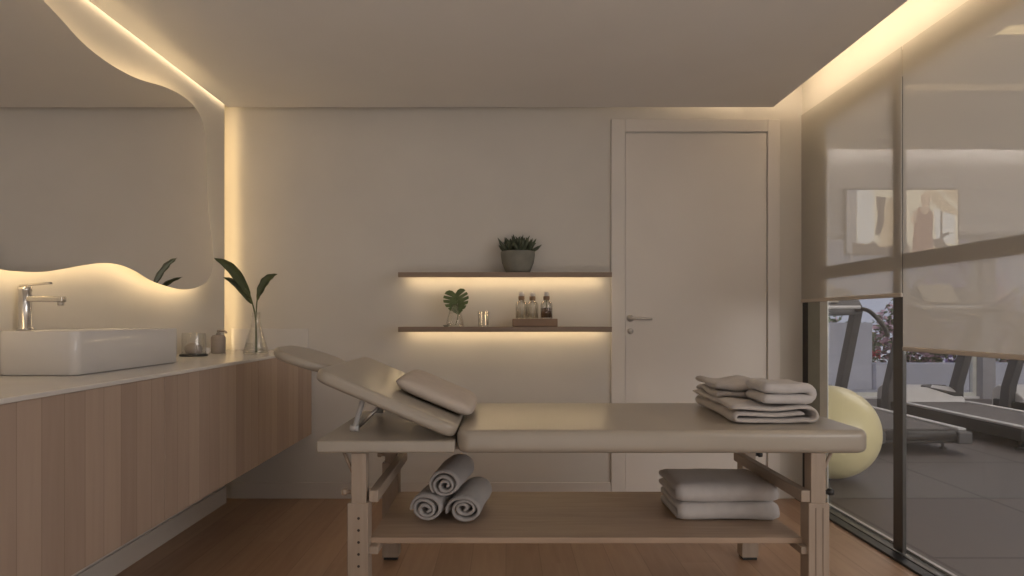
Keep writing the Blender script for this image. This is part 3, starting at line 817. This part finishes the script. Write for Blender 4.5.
roll((-0.2215, 2.305, 0.522), -0.14, 'grey rolled towel resting on top of the other two under the table', 7.0, -0.6)

# the table and what lies on it are a size larger than drawn above: 1.98 m long, top at 0.72 m
KS = 1.085; DZ = -0.0952
for ch in mt.children_recursive: ch.data.transform(Matrix.Translation((0, 0, DZ)) @ Matrix.Scale(KS, 4))
mt.location = (0.315, 2.691, 0)
for o in [o for o in COL.objects if o.name.split('.')[0] in ('pillow', 'folded_towel', 'rolled_towel')]:
    o.data.transform(Matrix.Scale(KS, 4)); l = o.location.copy(); o.location = (l.x*KS, l.y*KS, l.z*KS + DZ)
# ------------------------------------------------------------------ gym
GYF, GZ = 9.0, 3.43
struct('floor_gym', B(1.956, GX1, YR, GYF+0.2, -0.1, 0.0), M['gymfloor'])
struct('ceiling_gym', B(1.97, GX1, YR, 8.72, GZ, GZ+0.02), M['gymceil'])
struct('ceiling_gym_slab', B(1.97, GX1, YR, GYF, GZ+0.25, GZ+0.3), M['gymceil'])
struct('wall_gym_left', B(1.80, 1.94, YB+0.15, GYF, 0, GZ), M['gymwall'])
struct('wall_gym_right', B(GX1, GX1+0.1, YR, GYF+0.2, 0, GZ), M['gymwall'])
gs = F/GYF
ZW0, ZW1 = 0.03, 2.30
bm = bmesh.new()
box(bm, 1.9, GX1, GYF, GYF+0.2, ZW1, GZ+0.3); box(bm, 1.9, GX1, GYF, GYF+0.2, 0, ZW0)
box(bm, 1.9, 3.2, GYF, GYF+0.2, ZW0, ZW1)
struct('wall_gym_back', bm, M['gymwall'])
for k, x in enumerate((6.75, 9.9)):
    struct('trim_%d' % (k+1), B(x-0.09, x+0.09, GYF-0.06, GYF+0.2, 0, ZW1+0.02), M['pillar'])
struct('trim_3', B(2.06, GX1, GYF-0.05, GYF-0.001, ZW1+0.0, ZW1+0.05), M['silver'])
for k, (a, b) in enumerate(((3.2, 6.66), (6.84, 9.81), (9.99, GX1))):
    bm = bmesh.new()
    for (p0, p1, q0, q1) in ((a, b, ZW0, ZW0+0.05), (a, b, ZW1-0.05, ZW1), (a, a+0.05, ZW0+0.05, ZW1-0.05), (b-0.05, b, ZW0+0.05, ZW1-0.05)): box(bm, p0, p1, GYF+0.06, GYF+0.12, q0, q1)
    wf = struct('window_%d' % (k+2), bm, M['framelight'])
    obj('pane', B(a+0.05, b-0.05, GYF+0.085, GYF+0.092, ZW0+0.05, ZW1-0.05), M['pane'], wf)
# ceiling lights
for (y, lab) in ((5.10, 'warm linear ceiling light across the gym, nearer of the two'), (6.37, 'warm linear ceiling light across the gym, farther of the two')):
    tag(obj('linear_light', B(3.4, GX1-0.5, y-0.07, y+0.07, GZ-0.012, GZ-0.0005), M['ledG' if y < 6 else 'ledH']), lab, 'light', 'linear gym ceiling lights')
tag(obj('led_strip', B(2.2, GX1-0.2, 8.64, 8.69, GZ+0.0205, GZ+0.045), M['ledW']), 'pale LED strip along the top of the far gym wall', 'light')

# television
ty0, ty1 = CH + (VY-255)/ (F/8.93), CH + (VY-188)/(F/8.93)
tvx0, tvx1 = (845-VX)*8.93/F, (960-VX)*8.93/F
tv = thing('television', 'flat television on the far gym wall above the windows', 'television', ((tvx0+tvx1)/2, 8.96, (ty0+ty1)/2))
hw, hh = (tvx1-tvx0)/2, (ty1-ty0)/2
obj('casing', B(-hw, hw, -0.025, 0.015, -hh, hh), M['treadgrey'], tv, bevel=0.004)
obj('wall_mount', B(-0.2, 0.2, 0.0155, 0.0395, -0.15, 0.15), M['black'], tv)
E = [emit('screen '+n_, c, 2.0) for n_, c in (('cream', (0.80, 0.68, 0.50)), ('grey', (0.33, 0.30, 0.30)), ('white', (0.74, 0.70, 0.66)), ('tan', (0.62, 0.46, 0.30)), ('skin', (0.58, 0.40, 0.28)), ('red', (0.30, 0.16, 0.12)), ('dark', (0.12, 0.09, 0.08)))]
bm = bmesh.new(); W2, H2 = hw*2-0.05, hh*2-0.05; lay = [0]
def shp(pts, mi):
    lay[0] += 1
    f = bm.faces.new([bm.verts.new(((u-0.5)*W2, -0.0255-0.0002*lay[0], (0.5-v)*H2)) for u, v in pts]); f.material_index = mi
shp([(0, 0), (1, 0), (1, 1), (0, 1)], 0)
shp([(0, 0), (0.09, 0), (0.09, 1), (0, 1)], 1)
shp([(0.09, 0), (0.24, 0), (0.25, 0.95), (0.10, 1)], 2)
shp([(0.30, 0.30), (0.42, 0.10), (0.48, 0.4), (0.46, 1), (0.30, 1)], 3)
shp([(0.26, 0.10), (0.36, 0.12), (0.33, 0.32), (0.34, 0.55), (0.29, 0.72), (0.25, 0.70), (0.28, 0.42), (0.27, 0.25)], 6)
shp([(0.05, 0.82), (0.18, 0.86), (0.24, 0.80), (0.30, 0.90), (0.46, 0.86), (0.50, 1), (0.05, 1)], 6)
shp([(0.70, 0), (1, 0), (1, 0.42), (0.88, 0.36), (0.78, 0.22)], 3)
shp([(0.80, 0), (0.86, 0), (1.0, 0.26), (1.0, 0.34)], 0)
shp([(0.78, 0.30), (0.97, 0.40), (0.97, 0.86), (0.80, 0.80)], 2)
shp([(0.84, 0.34), (0.86, 0.34), (0.86, 0.70), (0.92, 0.66), (0.92, 0.70), (0.84, 0.78)], 6)
shp([(0.77, 0.78), (0.86, 0.76), (0.92, 0.92), (0.80, 0.96)], 6)
shp([(0.52, 0.80), (0.58, 0.92), (0.56, 1), (0.52, 1)], 6)
shp([(0.60, 0.36), (0.64, 0.28), (0.68, 0.27), (0.74, 0.28), (0.78, 0.40), (0.77, 0.66), (0.78, 1), (0.58, 1), (0.60, 0.66)], 5)
shp([(0.66, 0.10), (0.69, 0.05), (0.73, 0.05), (0.755, 0.12), (0.75, 0.22), (0.73, 0.27), (0.74, 0.34), (0.70, 0.40), (0.66, 0.34), (0.68, 0.27), (0.665, 0.20)], 4)
shp([(0.60, 0.34), (0.64, 0.30), (0.63, 0.50), (0.60, 0.56), (0.57, 0.48)], 4)
obj('screen', bm, E, tv)

# exercise ball
ballr = 0.325
bm = bmesh.new(); bmesh.ops.create_uvsphere(bm, u_segments=64, v_segments=48, radius=ballr)
for v in bm.verts:
    z = v.co.z/ballr
    k = 1 - 0.004*max(0, math.cos(z*34))**6 if abs(z) < 0.85 else 1
    v.co.x *= k; v.co.y *= k
bl = thing('exercise_ball', 'large cream yellow exercise ball on the gym floor behind the glass', 'exercise ball', (2.285, 4.52, ballr))
o = obj('shell', bm, M['ball'], bl, smooth=True); o.rotation_euler = (0.3, 0.5, 0)
bm = LA([(0, -0.004), (0.010, -0.004), (0.012, 0.003), (0.006, 0.006), (0, 0.006)], n=16)
o = obj('plug', bm, M['silver'], bl, smooth=True); o.rotation_euler = (0.3, 0.5, 0); o.location = Matrix.Rotation(0.5, 3, 'Y') @ Matrix.Rotation(0.3, 3, 'X') @ Vector((0, 0, ballr))

# treadmills
def treadmill(x, lab):
    t = thing('treadmill', lab, 'treadmill', (x, 6.4, 0), group='treadmills facing the gym windows')
    y0, y1 = -1.08, 1.15          # near and far end
    bm = bmesh.new(); box(bm, -0.40, 0.40, y0+0.05, y1, 0.075, 0.185)
    obj('deck', bm, M['tread'], t, bevel=0.012)
    obj('belt', B(-0.30, 0.30, y0+0.06, y1-0.42, 0.1845, 0.199), M['belt'], t, bevel=0.004)
    for s in (-1, 1):
        bm = bmesh.new(); box(bm, min(s*0.405, s*0.335), max(s*0.405, s*0.335), y0+0.04, y1-0.40, 0.1855, 0.207)
        obj('foot_rail', bm, M['silver'], t, bevel=0.006)
        obj('end_cap', B(min(s*0.42, s*0.30), max(s*0.42, s*0.30), y0-0.02, y0+0.09, 0.08, 0.184), M['treadgrey'], t, bevel=0.015)
    obj('rear_roller', T([(-0.30, y0+0.04, 0.14), (0.30, y0+0.04, 0.14)], 0.042, 16), M['tread'], t, smooth=True)
    bm = bmesh.new()
    pr = [(y1-0.44, 0.19), (y1-0.38, 0.25), (y1-0.20, 0.335), (y1-0.02, 0.35), (y1+0.06, 0.30), (y1+0.08, 0.08), (y1-0.44, 0.08)]
    prism(bm, pr, lambda u, v, k: (-0.36+k, u, v), 0.72)
    hd = obj('motor_hood', bm, M['silver'], t, bevel=0.02, seg=3)
    bm = bmesh.new()
    prism(bm, [(0.02, y1-0.16), (0.10, y1-0.06), (0.22, y1-0.02), (0.34, y1-0.10), (0.355, y1-0.37), (0.26, y1-0.37)], lambda u, v, k: (u, v, 0.335+k + (-0.085*(max(0, (y1-0.20)-v)/0.18))), 0.018)
    obj('hood_panel', bm, M['tread'], hd)
    for s in (-1, 1):
        bm = bmesh.new()
        pts = [(y1-0.42, 0.08), (y1-0.24, 0.08), (y1-0.28, 0.32), (y1-0.60, 1.27), (y1-0.71, 1.27), (y1-0.44, 0.32)]
        # front-leaning upright
        pts = [(y1-0.28, 0.08), (y1-0.12, 0.08), (y1-0.16, 0.35), (y1-0.50, 1.25), (y1-0.62, 1.25), (y1-0.29, 0.35)]
        prism(bm, pts, lambda u, v, k: (s*0.385-0.045+k, u, v), 0.09)
        obj('upright', bm, M['treadgrey'], t, bevel=0.012)
        bm = bmesh.new(); tube(bm, spline([Vector((s*0.385, y1-0.56, 1.235)), Vector((s*0.385, y1-0.80, 1.20)), Vector((s*0.385, y1-1.05, 1.05)), Vector((s*0.385, y1-1.12, 0.95))], 6, False), 0.022, 12)
        obj('handrail', bm, M['tread'], t, smooth=True)
    obj('crossbar', T([(-0.36, y1-0.66, 1.245), (0.36, y1-0.66, 1.245)], 0.02, 12), M['silver'], t, smooth=True)
    bm = bmesh.new()
    ou = [(-0.43, 1.20), (-0.40, 1.36), (-0.26, 1.46), (0.26, 1.46), (0.40, 1.36), (0.43, 1.20), (0.25, 1.16), (-0.25, 1.16)]
    ou = [tuple(p) for p in spline([Vector(p) for p in ou], 5)]
    prism(bm, ou, lambda u, v, k: (u, y1-0.60+k + (v-1.2)*0.45, v), 0.10)
    cn = obj('console', bm, M['treadgrey'], t, bevel=0.01)
    bm = bmesh.new(); prism(bm, [(-0.20, 1.30), (0.18, 1.30), (0.14, 1.50), (-0.24, 1.50)], lambda u, v, k: (u, y1-0.622+k + (v-1.2)*0.45, v), 0.018)
    obj('display', bm, M['consol'], cn, bevel=0.004)
    for s in (-1, 1):
        for y in (y0+0.22, y1-0.1):
            bm = bmesh.new(); tube(bm, [(s*0.33, y, 0.0), (s*0.33, y, 0.012), (s*0.33, y, 0.013), (s*0.33, y, 0.08)], [0.028, 0.028, 0.012, 0.012], 12)
            obj('foot', bm, M['tread'], t, smooth=True)
    return t
t1 = treadmill(3.45, 'dark treadmill just behind the yellow exercise ball')
clone(t1, (4.77, 6.4, 0), 'dark treadmill in the middle of the row, right of the mullion')
clone(t1, (6.14, 6.4, 0), 'dark treadmill farthest right, partly out of view')

# ------------------------------------------------------------------ outside
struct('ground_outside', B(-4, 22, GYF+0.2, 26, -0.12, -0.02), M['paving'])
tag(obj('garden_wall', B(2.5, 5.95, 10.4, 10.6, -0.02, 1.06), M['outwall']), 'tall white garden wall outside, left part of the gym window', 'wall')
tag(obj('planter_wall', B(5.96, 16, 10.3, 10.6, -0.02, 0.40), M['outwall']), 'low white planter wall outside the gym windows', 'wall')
def shrub(name, c, rx, rz_, nleaf, mats, wts, lab, cat, seed, lsz=0.08, group=None):
    r = random.Random(seed); bm = bmesh.new()
    t = thing(name, lab, cat, c, group=group)
    bt = bmesh.new()
    for k in range(5):
        a = k*1.3
        tube(bt, [(0.03*math.cos(a), 0.03*math.sin(a), 0), (rx*0.35*math.cos(a), rx*0.25*math.sin(a), rz_*0.6), (rx*0.5*math.cos(a), rx*0.4*math.sin(a), rz_*1.3)], [0.02, 0.014, 0.005], 6)
    obj('stem', bt, M['stem'], t, smooth=True)
    for k in range(nleaf):
        while True:
            p = Vector((r.uniform(-1, 1), r.uniform(-1, 1), r.uniform(-1, 1)))
            if 0.35 < p.length < 1: break
        q = Vector((p.x*rx, p.y*min(rx, 0.45), rz_ + p.z*rz_))
        q *= 1.0
        d = Vector((r.gauss(0, 1), r.gauss(0, 1), r.gauss(0, 1))).normalized(); e = d.orthogonal().normalized()
        s = lsz*r.uniform(0.6, 1.3)
        f = bm.faces.new([bm.verts.new(q + d*s), bm.verts.new(q + e*s*0.45 + d.cross(e)*s*0.12), bm.verts.new(q - d*s*0.8), bm.verts.new(q - e*s*0.45 + d.cross(e)*s*0.12)])
        f.material_index = 0 if r.random() > wts else 1
    obj('foliage', bm, mats, t)
shr = [((6.05, 11.15, 0.0), 0.40, 0.55, 900, 'red', 0.14, 'green shrub with red blossoms right of the tall garden wall'),
       ((7.25, 11.4, 0.0), 0.72, 0.80, 1500, 'pink', 0.55, 'shrub with pink blossoms behind the middle treadmill'),
       ((8.75, 11.4, 0.0), 0.74, 0.85, 1500, 'pink', 0.6, 'shrub with dense pink blossoms right of the window pillar'),
       ((9.1, 12.9, 0.0), 1.1, 1.35, 2200, 'purple', 0.7, 'tall shrub with purple blossoms right of the window pillar'),
       ((5.6, 12.6, 0.0), 1.0, 1.1, 1900, 'pink', 0.25, 'tall green shrub behind the white garden wall'),
       ((10.6, 11.6, 0.0), 0.9, 1.1, 1700, 'purple', 0.5, 'shrub with purple blossoms farthest right outside')]
for k, (c, rx, rz_, nl, bl_, wt, lab) in enumerate(shr):
    shrub('flowering_shrub', c, rx, rz_, nl, [M['bush'], M[bl_]], wt, lab, 'shrub', 20+k, group='shrubs outside the gym')
